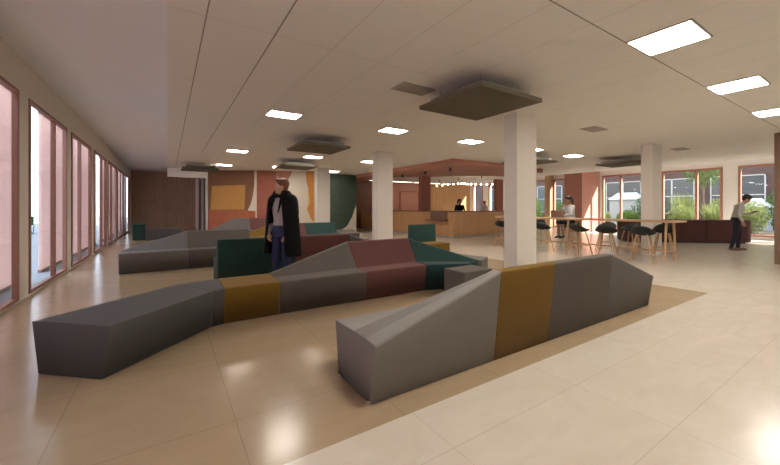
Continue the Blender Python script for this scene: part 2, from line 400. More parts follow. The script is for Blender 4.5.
# ------------------------------------------------------------------ mural wall, set at an angle
A0, A1 = Vector((1.62, 17.45, 0)), Vector((6.25, 15.28, 0))
u = (A1 - A0).normalized(); nrm = Vector((u.y, -u.x, 0))
if nrm.y > 0: nrm = -nrm
LW = (A1 - A0).length; ang = math.atan2(u.y, u.x)
bm = B(0, LW, 0, .15, 0, ZC); o = struct('wall_mural', bm, 'art_cream'); o.location = A0; o.rotation_euler = (0, 0, ang)
o = struct('wall_mural_return', B(0, .12, .15, 2.2, 0, ZC), 'wall'); o.location = A0; o.rotation_euler = (0, 0, 0)
def mural(name, label, origin, a, shapes):
    t = thing(name, label, 'painting', origin, a, 'large abstract paintings on the back wall')
    for i, (nm, m, pts) in enumerate(shapes):
        bm = bmesh.new(); y = -.006 - .006 * i
        f = [bm.verts.new((p[0], y, p[1])) for p in pts]; b = [bm.verts.new((p[0], -.002 if i == 0 else y + .0055, p[1])) for p in pts]
        n = len(pts); bm.faces.new(f); bm.faces.new(b[::-1])
        for k in range(n): bm.faces.new([f[k], b[k], b[(k + 1) % n], f[(k + 1) % n]])
        finish(nm, bm, m, t)
def fp(px, py):      # where the sight line through a pixel of the photograph meets the mural wall, in wall coordinates
    k = (px - 390) / F0; dx = math.sin(TH) + k * math.cos(TH); dy = math.cos(TH) - k * math.sin(TH)
    det = dx * -u.y + u.x * dy; s = (A0.x * -u.y + u.x * A0.y) / det
    h = Vector((dx * s, dy * s, 0)); return ((h - A0).dot(u), min(2.99, max(.01, EYE - (py - 207.5) * s / F0)))
px = lambda L: [fp(*p) for p in L]
mural('abstract_painting', 'umber and ochre abstract painting beside the glass partition', A0, ang, [
    ('canvas', 'art_brown', px([(208, 168), (254.3, 168), (254.3, 185), (253, 195), (251, 203), (248, 210), (248, 240), (208, 240)])),
    ('rust_field', 'art_rust', px([(209, 210), (247, 210.5), (255.5, 211), (255.5, 240), (209, 240)])),
    ('ochre_square', 'art_ochre', px([(212, 186), (245.5, 184.8), (244.5, 209.5), (210.5, 210)]))])
mural('abstract_painting', 'red, cream and orange abstract painting behind the man in the black coat', A0, ang, [
    ('canvas', 'art_cream', px([(256.5, 168), (316.5, 168), (316.5, 240), (256.5, 240)])),
    ('red_field', 'art_red', px([(256.8, 169), (276, 169), (277, 180), (280, 200), (279, 240), (256.8, 240)])),
    ('rose_cap', 'art_pink', px([(276, 170), (292, 170), (291, 175), (288, 180), (283, 181), (279, 180), (277, 176)])),
    ('yellow_edge', 'art_yellow', px([(307, 190), (312, 188), (312, 208), (307, 209), (308, 204), (309, 197)])),
    ('orange_strip', 'art_orange', px([(306, 171), (314, 171), (314, 222), (311, 219), (307, 209), (310, 203), (308.8, 196), (309, 190), (306.5, 182)]))])
# green hanging with a curved edge on its own wall panel
struct('wall_panel', B(6.7, 8.32, 16.1, 16.25, 0, ZC), 'art_cream')
def fq(px_, py, Y=16.1):
    k = (px_ - 390) / F0; dx = math.sin(TH) + k * math.cos(TH); dy = math.cos(TH) - k * math.sin(TH)
    s = Y / dy; return (dx * s - 6.7, min(2.99, max(.01, EYE - (py - 207.5) * s / F0)))
mural('wall_hanging', 'dark green abstract hanging with curved edge behind the pale column', Vector((6.7, 16.1, 0)), 0, [
    ('cloth', 'art_green', [fq(*p) for p in [(327, 172), (356, 172), (357, 190), (356, 205), (352, 217), (347, 226), (340, 231), (327, 231)]])])

# ------------------------------------------------------------------ ceiling fittings
def ceiling_light(loc, w, d, label, group):
    t = thing('ceiling_light', label, 'ceiling light', loc, 0, group)
    bm = bmesh.new(); f = .02
    box(bm, -w, w, -d, -d + f, -.012, 0); box(bm, -w, w, d - f, d, -.012, 0); box(bm, -w, -w + f, -d + f, d - f, -.012, 0); box(bm, w - f, w, -d + f, d - f, -.012, 0)
    finish('frame', bm, 'vent', t)
    finish('diffuser', B(-w + f, w - f, -d + f, d - f, -.009, -.001), 'lamp', t); return t
lx = [1.79, 4.19, 6.59, 8.99, 11.39]
big = ceiling_light((4.24, 1.38, ZC), .29, .27, 'largest square ceiling light, nearest the viewer at top right', 'square ceiling lights of the nearest row')
for x, l in ((6.65, 'second square ceiling light of the nearest row, at upper right'), (9.05, 'square ceiling light cut by the right edge of the photo'),
             (1.8, 'unseen square ceiling light above the viewer, included for its light')): dup(big, (x, 1.38, ZC), l)  # the one above the viewer is out of view, included for its light
sm = ceiling_light((1.79, 6.33, ZC), .29, .21, 'ceiling light left of the largest dark ceiling raft, above the man in black', 'ceiling lights in rows across the hall')
for x, y, l in ((4.18, 6.33, 'ceiling light in front of the pale column by the reception'), (6.56, 6.30, 'ceiling light left of the tallest pale column, high over the sofas'),
                (8.99, 6.2, 'ceiling light just right of the tallest pale column'), (11.2, 6.2, 'ceiling light over the seated woman at the high table'),
                (1.76, 11.15, 'ceiling light over the ochre painting, left of the square rafts'), (4.11, 11.11, 'ceiling light behind the second dark raft'),
                (6.3, 11.12, 'ceiling light touching the left side of the reception column'), (1.9, 15.1, 'small ceiling light nearest the glass partition'), (3.96, 14.6, 'small distant ceiling light over the red painting'),
                (6.52, 15.1, 'small distant ceiling light in front of the green hanging'), (8.6, 15.1, 'small far ceiling light beside the dark red door')):
    dup(sm, (x, y, ZC), l)
for x, y, l in ((4.2, -3.4, 'ceiling light behind the viewer, nearest the left windows'), (9.0, -3.4, 'ceiling light behind the viewer, middle of the last row'),
                (13.8, -3.4, 'ceiling light behind the viewer, nearest the right windows'), (13.8, 1.38, 'ceiling light hidden behind the wooden pier')): dup(sm, (x, y, ZC), l)
def raft(x, y, label, s=.6):
    t = thing('acoustic_raft', label, 'ceiling panel', (x, y, 0), 0, 'square acoustic rafts under the ceiling')
    finish('panel', B(-s, s, -s, s, 2.745, 2.80), 'raft', t, bevel=.004)
    finish('casing', B(-s + .12, s - .12, -s + .12, s - .12, 2.80, 2.88), 'raftcase', t)
    for a in (-1, 1):
        for b in (-1, 1): bm = bmesh.new(); tube(bm, (a * .38, b * .38, 2.88), (a * .38, b * .38, 3.0), .008, .008, 8); finish('hanger', bm, 'chrome', t)
raft(3.72, 3.42, 'largest dark square ceiling raft above the nearest mustard sofa')
raft(3.15, 8.15, 'dark square ceiling raft over the man in the black coat')
raft(3.95, 12.4, 'small distant dark raft in front of the orange painting')
raft(1.05, 15.2, 'dark raft at far left beside the glass partition')
raft(9.9, 6.9, 'dark raft partly hidden by the tallest pale column')
raft(13.0, 5.5, 'dark ceiling raft left of the pale column at the high table')
def vent(x, y, label):
    t = thing('ceiling_vent', label, 'vent', (x, y, ZC), 0, 'flush ceiling vents')
    finish('rim', B(-.28, .28, -.16, .16, -.012, 0), 'vent', t)
    bm = bmesh.new()
    for k in range(7): box(bm, -.24, .24, -.13 + k * .04, -.105 + k * .04, -.02, -.012)
    finish('slat', bm, 'vent', t)
vent(2.96, 3.95, 'ceiling vent left of the largest dark raft'); vent(7.75, 3.84, 'ceiling vent right of the tallest column'); vent(12.5, 3.79, 'ceiling vent near the right hand windows')
o = finish('sign_box', B(-.15, .15, -.04, .04, -.09, .09), 'terra_d', bevel=.005); o.location = (13.62, 9.0, 2.905)
tag(o, 'small terracotta box hung under the ceiling right of the tallest column', 'sign')

# ------------------------------------------------------------------ reception canopy, spots, counter
bm = bmesh.new()
prism(bm, [(8.3, 8.77), (12.3, 8.77), (14.4, 10.6), (14.4, 11.4), (13.6, 11.6), (12.1, 12.8), (9.8, 14.9), (9.8, YB), (8.3, YB)], 2.86, ZC - .001)
o = finish('reception_canopy', bm, 'terra', bevel=.004); tag(o, 'terracotta dropped canopy under the ceiling around the reception', 'canopy')
def spot(x, y, z, label, h=.05):
    t = thing('spotlight', label, 'spotlight', (x, y, z), 0, 'small black spotlights on the reception ceiling')
    bm = bmesh.new(); tube(bm, (0, 0, 0), (0, 0, -h), .012, .012, 8); finish('stem', bm, 'black', t)
    bm = bmesh.new(); tube(bm, (0, 0, -h), (0, 0, -h - .12), .038, .045, 12); finish('can', bm, 'black', t)
sy = [9.95, 11.5, 13.2, 15.0]
for y, l in zip(sy, ('black spotlight nearest the canopy corner', 'second black spotlight along the canopy from its corner', 'third black spotlight along the canopy from its corner', 'black spotlight at the column end of the canopy')): spot(9.25, y, 2.86, l, .02)
for y, l in zip((12.3, 14.0, 15.6), ('black spotlight beside the terracotta window column', 'black spotlight in the middle above the counter bulbs', 'black spotlight farthest left above the counter bulbs')): spot(13.6, y, 3.0, l)
# pendant with many small bulbs
t = thing('chandelier', 'curved pendant lamp with a row of bright bulbs above the reception', 'lamp', (13.4, 13.4, 0))
bm = bmesh.new(); P = []
for i in range(15):
    a = -1.0 + i * 2.0 / 14; P.append(Vector((a * 1.3 + .1, -a * .55 + .3 * math.sin(a * 4), 2.66 - .12 * a * a * (1 if a < 0 else .3))))
for a, b in zip(P, P[1:]): capsule(bm, a, b, .012, .012)
finish('curved_rail', bm, 'black', t)
bm = bmesh.new(); tube(bm, P[3], (P[3].x, P[3].y, 3.0), .006, .006, 8); finish('cable', bm, 'black', t); bm = bmesh.new(); tube(bm, P[11], (P[11].x, P[11].y, 3.0), .006, .006, 8); finish('cable', bm, 'black', t)
for p in P:
    bm = bmesh.new(); ell(bm, (p.x, p.y, p.z - .075), (.036, .036, .036)); finish('bulb', bm, 'bulb', t, smooth=True)
for x, l in ((11.9, 'cream strip light near the kitchen door behind the counter'), (15.3, 'cream strip light above the oak wall behind the counter')):
    t = thing('strip_light', l, 'ceiling light', (x, 18.2, ZC - .001), 0, 'long strip lights behind the reception')
    finish('housing', B(-1.6, 1.6, -.09, .09, -.05, 0), 'white', t); finish('diffuser', B(-1.58, 1.58, -.08, .08, -.056, -.051), 'strip', t)
# counter
t = thing('reception_counter', 'L shaped oak slatted reception counter with terracotta top', 'counter', (10.1, 10.7, 0))
bm = bmesh.new(); prism(bm, [(0, 0), (3.3, .3), (5.2, .45), (5.2, .95), (.55, .62), (.55, 8.2), (0, 8.2)], .08, 1.10); finish('front_panel', bm, 'oak', t, bevel=.004)
bm = bmesh.new(); prism(bm, [(.06, .06), (5.1, .5), (5.1, .9), (.5, .56), (.5, 8.1), (.06, 8.1)], 0, .08); finish('plinth', bm, 'vent', t)
bm = bmesh.new(); prism(bm, [(-.04, -.04), (5.24, .41), (5.24, 1.1), (.75, .8), (.75, 8.2), (-.04, 8.2)], 1.10, 1.15); finish('counter_top', bm, 'benchtop', t, bevel=.004)
finish('niche_panel', B(-.012, -.001, .35, 1.5, .76, 1.10), 'walnut', t)
finish('ledge', B(-.28, -.001, .3, 1.55, .71, .755), 'benchtop', t, bevel=.004)

# ------------------------------------------------------------------ modular sofas
Z0, ZS = .006, .41
def section(parent, nm, mat, s0, s1, label=None, bev=.022):
    """s = (front point, rear point, back height): profile lofted between two stations"""
    bm = bmesh.new(); R = []
    for (F, Rr, hb) in (s0, s1):
        F = Vector((*F, 0)); Rr = Vector((*Rr, 0)); w = (Rr - F).length; d = (Rr - F) / w; k = max(0, (hb - ZS)) / .37
        pr = [(.06, Z0), (0, ZS)]
        e = .004
        pr += [(w * .46, ZS + e), (w - .10 * 1 + .02 * k if k > .02 else w * .80, max(hb, ZS + e * 1.5)), (w + .02 * k, max(hb, ZS)), (w - .06, Z0)]
        R.append([bm.verts.new(F + d * a + Vector((0, 0, z))) for a, z in pr])
    along = Vector((*s1[0], 0)) + Vector((*s1[1], 0)) - Vector((*s0[0], 0)) - Vector((*s0[1], 0)); dd = (Vector((*s0[1], 0)) - Vector((*s0[0], 0))).normalized(); along = (along - dd * along.dot(dd)).normalized()
    n = len(R[0]); bm.faces.new(R[0][::-1]); bm.faces.new(R[1])
    for i in range(n): bm.faces.new([R[0][i], R[0][(i + 1) % n], R[1][(i + 1) % n], R[1][i]])
    o = finish(nm, bm, mat, parent, bevel=bev, seg=4); b = o.modifiers['bevel']; b.limit_method = 'WEIGHT'
    me = o.data; at = me.attributes.new('bevel_weight_edge', 'FLOAT', 'EDGE')
    for e in me.edges:
        a, c = (me.vertices[i].co for i in e.vertices)
        if min(a.z, c.z) < Z0 + .01: w_ = 0 if abs(a.z - c.z) < .05 else .35
        else: w_ = 1.0 if abs((c - a).dot(along)) > .05 else .3
        at.data[e.index].value = w_
    if label: o['label'] = label
    return o
def feet(parent, pts):
    for (x, y) in pts:
        bm = bmesh.new(); tube(bm, (x, y, 0), (x, y, Z0 + .022), .018, .018, 12); finish('foot', bm, 'chrome', parent)
def sofa(label, specs, ft, group='angular modular sofas in the middle of the hall'):
    t = thing('modular_sofa', label, 'sofa', (ft[0][0], ft[0][1], 0), 0, group)
    ox, oy = ft[0]
    for nm, mat, a, b, lb in specs:
        sh = lambda s: ((s[0][0] - ox, s[0][1] - oy), (s[1][0] - ox, s[1][1] - oy), s[2])
        section(t, nm, mat, sh(a), sh(b), lb)
    feet(t, [(x - ox, y - oy) for x, y in ft]); return t
HB = .775
def row(yF, yR, xs, hs): return [((x, yF), (x, yR), h) for x, h in zip(xs, hs)]
# A: nearest, seen from behind
S = row(2.53, 1.90, (1.12, 2.32, 3.09, 4.2, 5.35), (ZS, HB, HB, HB, ZS))
sofa('nearest sofa seen from behind, light grey ramp ends and a mustard panel', [
    ('sofa_section', 'grey_l', S[0], S[1], 'light grey sloping end section'), ('sofa_section', 'must', S[1], S[2], 'mustard section'),
    ('sofa_section', 'grey_w', S[2], S[3], 'brown grey section'), ('sofa_section', 'grey', S[3], S[4], 'grey sloping end section')],
    [(1.118, 1.985), (1.118, 2.43), (5.25, 2.0), (5.25, 2.42), (3.2, 2.0), (3.2, 2.42)])
# B: long sofa ending in a low bench
b0 = ((-.37, 3.31), (-.89, 3.775), ZS); b1 = ((.42, 4.12), (.08, 4.68), ZS); b2 = ((.53, 4.16), (.53, 4.80), ZS)
b3 = ((1.14, 4.17), (1.14, 4.80), ZS); b4 = ((2.33, 4.17), (2.31, 4.82), HB); b5 = ((3.38, 4.17), (3.47, 4.84), HB); b6 = ((3.99, 3.90), (4.42, 4.08), ZS + .01)
tB = sofa('long sofa with low slate bench end at left, mustard, grey, maroon and green', [
    ('bench_section', 'grey_d', b0, b1, 'low slate grey bench section'), ('bench_section', 'grey_d', b1, b2, None), ('bench_section', 'must', b2, b3, 'low mustard section'),
    ('sofa_section', 'grey_w', b3, b4, 'grey section with rising back'), ('sofa_section', 'maroon', b4, b5, 'maroon section'), ('sofa_section', 'green', b5, b6, 'green section sloping down')],
    [(-.36, 3.46), (-.74, 3.80), (.48, 4.3), (.3, 4.62), (2.3, 4.3), (2.3, 4.7), (3.6, 4.2), (3.6, 4.6)])
bm = bmesh.new(); o_ = Vector((-.36, 3.46, 0))
prism(bm, [(x - o_.x, y - o_.y) for x, y in ((4.46, 4.03), (4.86, 4.24), (4.68, 4.96), (3.93, 4.70))], Z0, ZS); e = finish('end_section', bm, 'grey', tB, bevel=.02, seg=4); e['label'] = 'grey angular end section'
# ottoman
t = thing('ottoman', 'dark grey cube ottoman behind the nearest sofa', 'ottoman', (3.7, 3.6, 0))
bm = bmesh.new(); prism(bm, [(-.29, -.21), (.29, -.21), (.29, .21), (-.29, .21)], Z0, ZS); finish('seat', bm, 'grey_w', t, bevel=.02, seg=4); feet(t, [(-.22, -.14), (.22, -.14), (.22, .14), (-.22, .14)])
# C: mid left
S = row(8.36, 9.0, (-.79, .37, 1.66, 2.7), (ZS, HB, HB, HB)); S[3] = ((2.7, 8.36), (2.7, 9.0), .5); c2 = ((1.67, 8.36), (1.67, 9.0), .52)
sofa('all grey sofa at left with its low end towards the windows', [('sofa_section', 'grey', S[0], S[1], None), ('sofa_section', 'grey_w', S[1], S[2], None), ('sofa_section', 'grey', c2, S[3], None)],
     [(-.68, 8.48), (-.68, 8.88), (.4, 8.48), (.4, 8.88), (2.5, 8.48), (2.5, 8.88)])
# E: green back towards us, in front of it the man
S = row(6.86, 6.20, (.69, 1.98, 3.05, 4.0), (HB, HB, HB, ZS))
sofa('dark green and maroon sofa back directly behind the man in the black coat', [('sofa_section', 'green', S[0], S[1], 'dark green section'), ('sofa_section', 'maroon', S[1], S[2], 'maroon section'), ('sofa_section', 'grey', S[2], S[3], 'grey sloping end section')],
     [(.78, 6.3), (.78, 6.74), (2, 6.3), (2, 6.74), (3.9, 6.3), (3.9, 6.74)])
# H
S = row(10.85, 11.45, (1.9, 2.78, 3.9, 5.0), (ZS, HB, HB, HB)); h5 = ((5.02, 10.85), (5.02, 11.45), .5); h6 = ((5.75, 10.85), (5.75, 11.45), .5)
sofa('distant sofa with a mustard ramp and green panel, left of the second column', [('sofa_section', 'must', S[0], S[1], 'mustard ramp section'), ('sofa_section', 'maroon', S[1], S[2], 'maroon section'), ('sofa_section', 'green', S[2], S[3], 'dark green section'), ('end_section', 'grey_w', h5, h6, 'low dark end section')],
     [(2.0, 11), (2.0, 11.3), (3.9, 11), (3.9, 11.3), (5.6, 11), (5.6, 11.3)])
# D
S = row(14.05, 14.65, (1.3, 2.2, 2.75, 3.35, 4.3), (ZS, .88, .88, .88, ZS))
sofa('farthest grey sofa with a dark red panel below the ochre painting', [('sofa_section', 'grey', S[0], S[1], None), ('sofa_section', 'grey', S[1], S[2], None), ('sofa_section', 'maroon', S[2], S[3], 'dark red section'), ('sofa_section', 'green', S[3], S[4], 'dark green section')],
     [(1.4, 14.2), (1.4, 14.5), (2.7, 14.2), (2.7, 14.5), (4.1, 14.2), (4.1, 14.5)])
# F
t = thing('low_sofa', 'low slate sofa with a green end block before the walnut wall', 'sofa', (-1.1, 16.7, 0), 0)
finish('end_block', B(-.05, .35, 0, .7, Z0, .64), 'green', t, bevel=.04, seg=4)['label'] = 'dark green end block'
finish('seat', B(.355, 1.6, 0, .7, Z0, .42), 'grey_d', t, bevel=.025, seg=4); feet(t, [(.0, .08), (.0, .6), (1.5, .08), (1.5, .6)])
# G
t = thing('lounge_chair', 'green backed chair with a mustard seat in front of the reception counter', 'chair', (5.2, 6.42, 0), 0)
bm = bmesh.new(); prism(bm, [(.0, 0), (.76, 0), (.76, .56), (.0, .56)], Z0, ZS); finish('seat', bm, 'must', t, bevel=.02, seg=4)
bm = bmesh.new(); R = []
for z, a, b in ((Z0, .565, .68), (.86, .60, .70)):
    R.append([bm.verts.new(p) for p in ((-.05, a, z), (.80, a, z), (.80, b, z), (-.05, b, z))])
bm.faces.new(R[0][::-1]); bm.faces.new(R[1])
for i in range(4): bm.faces.new([R[0][i], R[0][(i + 1) % 4], R[1][(i + 1) % 4], R[1][i]])
finish('backrest', bm, 'green', t, bevel=.02, seg=4); feet(t, [(.08, .08), (.68, .08), (.08, .6), (.68, .6)])

# ------------------------------------------------------------------ high table and stools
TX0, TX1, TY0, TY1, TZ = 9.86, 10.56, 3.13, 8.35, .985
t = thing('high_table', 'long light oak high table with splayed legs', 'table', (10.21, 5.68, 0))
w, l = .35, (TY1 - TY0) / 2
finish('tabletop', B(-w, w, -l, l, TZ - .045, TZ), 'oak_t', t, bevel=.006)
for y in (-l + .22, 0, l - .22):
    for s in (-1, 1):
        bm = bmesh.new(); tube(bm, (s * (w + .0), y, 0), (s * .22, y, TZ - .045), .02, .028, 12); finish('leg', bm, 'oak_t', t)
bm = bmesh.new(); tube(bm, (0, -l + .22, .24), (0, l - .22, .24), .018, .018)
for y in (-l + .22, 0, l - .22): tube(bm, (-w + .03, y, .24), (w - .03, y, .24), .015, .015)
finish('foot_rail', bm, 'oak_t', t)
def make_stool(loc, rz, label):
    t = thing('bar_stool', label, 'stool', loc, rz, 'dark shell bar stools around the high table')
    # shell: a dished seat that rises to a low back on -x
    bm = bmesh.new(); n, r = 28, 6; rings = []
    for k in range(r + 1):
        q = k / r; ring = []
        for i in range(n):
            a = 2 * PI * i / n; cx = math.cos(a); rx, ry = .205 * q, .235 * q
            back = max(0, -cx) ** 1.6; side = abs(math.sin(a))
            z = .675 + (.055 * side + .19 * back) * q ** 3 + .015 * max(0, cx) * q ** 3
            ring.append(bm.verts.new((cx * rx - .03 * back * q, math.sin(a) * ry, z)))
        rings.append(ring)
    for k in range(r):
        for i in range(n): 
            try: bm.faces.new([rings[k][i], rings[k][(i + 1) % n], rings[k + 1][(i + 1) % n], rings[k + 1][i]])
            except ValueError: pass
    bmesh.ops.remove_doubles(bm, verts=bm.verts[:], dist=1e-5)
    bmesh.ops.dissolve_degenerate(bm, edges=bm.edges[:], dist=1e-5)
    o = finish('seat_shell', bm, 'seat', t, smooth=True); s = o.modifiers.new('thick', 'SOLIDIFY'); s.thickness = .04; s.offset = -1
    for sx in (-1, 1):
        for sy_ in (-1, 1):
            bm = bmesh.new(); tube(bm, (sx * .225, sy_ * .225, 0), (sx * .10, sy_ * .10, .66), .012, .017, 10); finish('leg', bm, 'oak_t', t)
    bm = bmesh.new(); q = .178; z = .27
    for a, b in (((-q, -q), (q, -q)), ((q, -q), (q, q)), ((q, q), (-q, q)), ((-q, q), (-q, -q))): tube(bm, (*a, z), (*b, z), .007, .007, 8)
    finish('footrest', bm, 'oak_t', t); return t
st = make_stool((9.45, 3.57, 0), .15, 'bar stool nearest the viewer on the near side of the table')
near = [(9.42, 4.36, 'second bar stool from the right on the near table side'), (9.45, 5.06, 'bar stool on the near side, in front of the far middle stools'),
        (9.45, 6.15, 'bar stool just right of the tallest pale column'), (9.45, 7.60, 'bar stool at the far end, left of the tallest pale column')]
for i, (x, y, l_) in enumerate(near): dup(st, (x, y, 0), l_, rz=(.3, -.2, .1, .2)[i])
far = [(10.78, 3.61, 'bar stool at the right end on the window side of the table'), (11.02, 4.47, 'window side bar stool beside the pale table column'), (11.0, 5.1, 'window side bar stool right of the seated woman'),
       (11.06, 6.2, 'bar stool the woman in white sits on'), (11.0, 7.35, 'window side bar stool left of the seated woman')]
for i, (x, y, l_) in enumerate(far): dup(st, (x, y, 0), l_, rz=PI + (.2, -.15, .1, 0, .2)[i])
# laptop
t = thing('laptop', 'open brown laptop on the high table in front of the woman', 'laptop', (10.3, 6.2, TZ), .35)
finish('keyboard_base', B(-.11, .12, -.17, .17, 0, .016), 'laptop', t, bevel=.003)
bm = bmesh.new(); box(bm, -.006, .006, -.17, .17, 0, .22); bmesh.ops.rotate(bm, verts=bm.verts[:], cent=(0, 0, 0), matrix=Matrix.Rotation(-.28, 3, 'Y'))
bmesh.ops.translate(bm, verts=bm.verts[:], vec=(-.105, 0, .016)); lid = finish('lid', bm, 'laptop', t, bevel=.002)

# ------------------------------------------------------------------ oxblood curved bench by the right windows
p0, p1 = Vector((14.55, 6.05, 0)), Vector((17.62, 3.13, 0)); d = (p1 - p0); L = d.length; d.normalize()
t = thing('upholstered_bench', 'long dark oxblood bench with rounded end under the right windows', 'bench', p0, math.atan2(d.y, d.x))
D = .72
for i, (a, b) in enumerate(((0, 1.35), (1.36, 2.65), (2.66, L - .1))):
    pts = [(a, 0), (b, 0), (b, D), (a, D)]
    if i == 2: pts = [(a, 0)] + [(b - .3 + .36 * math.sin(q), D / 2 - D / 2 * math.cos(q)) for q in [PI * k / 14 for k in range(15)]] + [(a, D)]
    bm = bmesh.new(); prism(bm, pts, .05, .84); finish('back_section', bm, 'benchm', t, bevel=.025, seg=3)
bm = bmesh.new(); prism(bm, [(.05, .05), (L - .35, .05), (L - .35, D - .05), (.05, D - .05)], 0, .05); finish('plinth', bm, 'black', t)

# ------------------------------------------------------------------ people
def remesh(o, vox, sm=6):
    r = o.modifiers.new('remesh', 'REMESH'); r.mode = 'VOXEL'; r.voxel_size = vox; r.use_smooth_shade = True
    if sm: s = o.modifiers.new('smooth', 'SMOOTH'); s.iterations = sm; s.factor = .5
    return o
def V(*a): return Vector(a)
def torso(bm, secs):
    """closed loft through (centre, half depth x, half width y), with optional yaw"""
    R = []
    for c, rx, ry, yaw in secs:
        c = Vector(c); R.append([bm.verts.new(c + Matrix.Rotation(yaw, 3, 'Z') @ Vector((math.cos(a) * rx, math.sin(a) * ry, 0))) for a in [2 * PI * i / 20 for i in range(20)]])
    for A_, B_ in zip(R, R[1:]):
        for i in range(20): bm.faces.new([A_[i], A_[(i + 1) % 20], B_[(i + 1) % 20], B_[i]])
    bm.faces.new(R[0][::-1]); bm.faces.new(R[-1])
def hand(bm, w, dr, pn, curl=.5, s=1, thumb=1):
    """w wrist, dr direction along the hand, pn palm normal; four fingers of unequal length and a side thumb"""
    dr = dr.normalized(); pn = (pn - dr * pn.dot(dr)).normalized(); sd = dr.cross(pn).normalized() * thumb
    for k in range(4): capsule(bm, w + sd * (k - 1.5) * .010, w + dr * .085 * s + sd * (k - 1.5) * .020 * s, .014, .0115)
    for k, ln in enumerate((.066, .075, .080, .070)):
        b = w + dr * .088 * s + sd * (k - 1.5) * .020 * s; a1 = curl * .6; a2 = curl * 1.4
        m_ = b + (dr * math.cos(a1) + pn * math.sin(a1)) * ln * .5; e_ = m_ + (dr * math.cos(a2) + pn * math.sin(a2)) * ln * .5
        capsule(bm, b, m_, .0095, .009); capsule(bm, m_, e_, .009, .0075)
    b = w + dr * .03 * s + sd * .026; m_ = b + (dr * .6 + sd * .6 + pn * .3) * .045; capsule(bm, b, m_, .013, .011); capsule(bm, m_, m_ + (dr * .9 + pn * .35) * .035, .011, .009)
def head_parts(bm, hc, f):
    """hc centre of the head, f facing direction (unit), built with skull, jaw, nose, ears"""
    f = f.normalized(); s = Vector((0, 0, 1)).cross(f).normalized(); up = f.cross(s)
    rot = Matrix((f, s, up)).transposed()
    ell(bm, hc + up * .025 - f * .01, (.098, .077, .098), rot, 20); ell(bm, hc - up * .045 + f * .022, (.068, .058, .078), rot, 16)
    ell(bm, hc + f * .088 - up * .022, (.020, .012, .024), rot, 10); ell(bm, hc + f * .080 - up * .062, (.014, .024, .010), rot, 10)
    ell(bm, hc + f * .075 - up * .098, (.018, .024, .016), rot, 10); ell(bm, hc + f * .078 + up * .015, (.014, .045, .010), rot, 10)
    for q in (-1, 1): ell(bm, hc + s * q * .078 - up * .015 - f * .005, (.018, .009, .030), rot, 10)
    return rot
def face_bits(t, hc, rot, hairm, eyem='black'):
    f, s, up = (rot @ V(1, 0, 0)), (rot @ V(0, 1, 0)), (rot @ V(0, 0, 1))
    for q in (-1, 1):
        bm = bmesh.new(); ell(bm, hc + f * .083 + s * q * .031 + up * .002, (.008, .012, .006), rot, 10); finish('eye', bm, eyem, t, smooth=True)
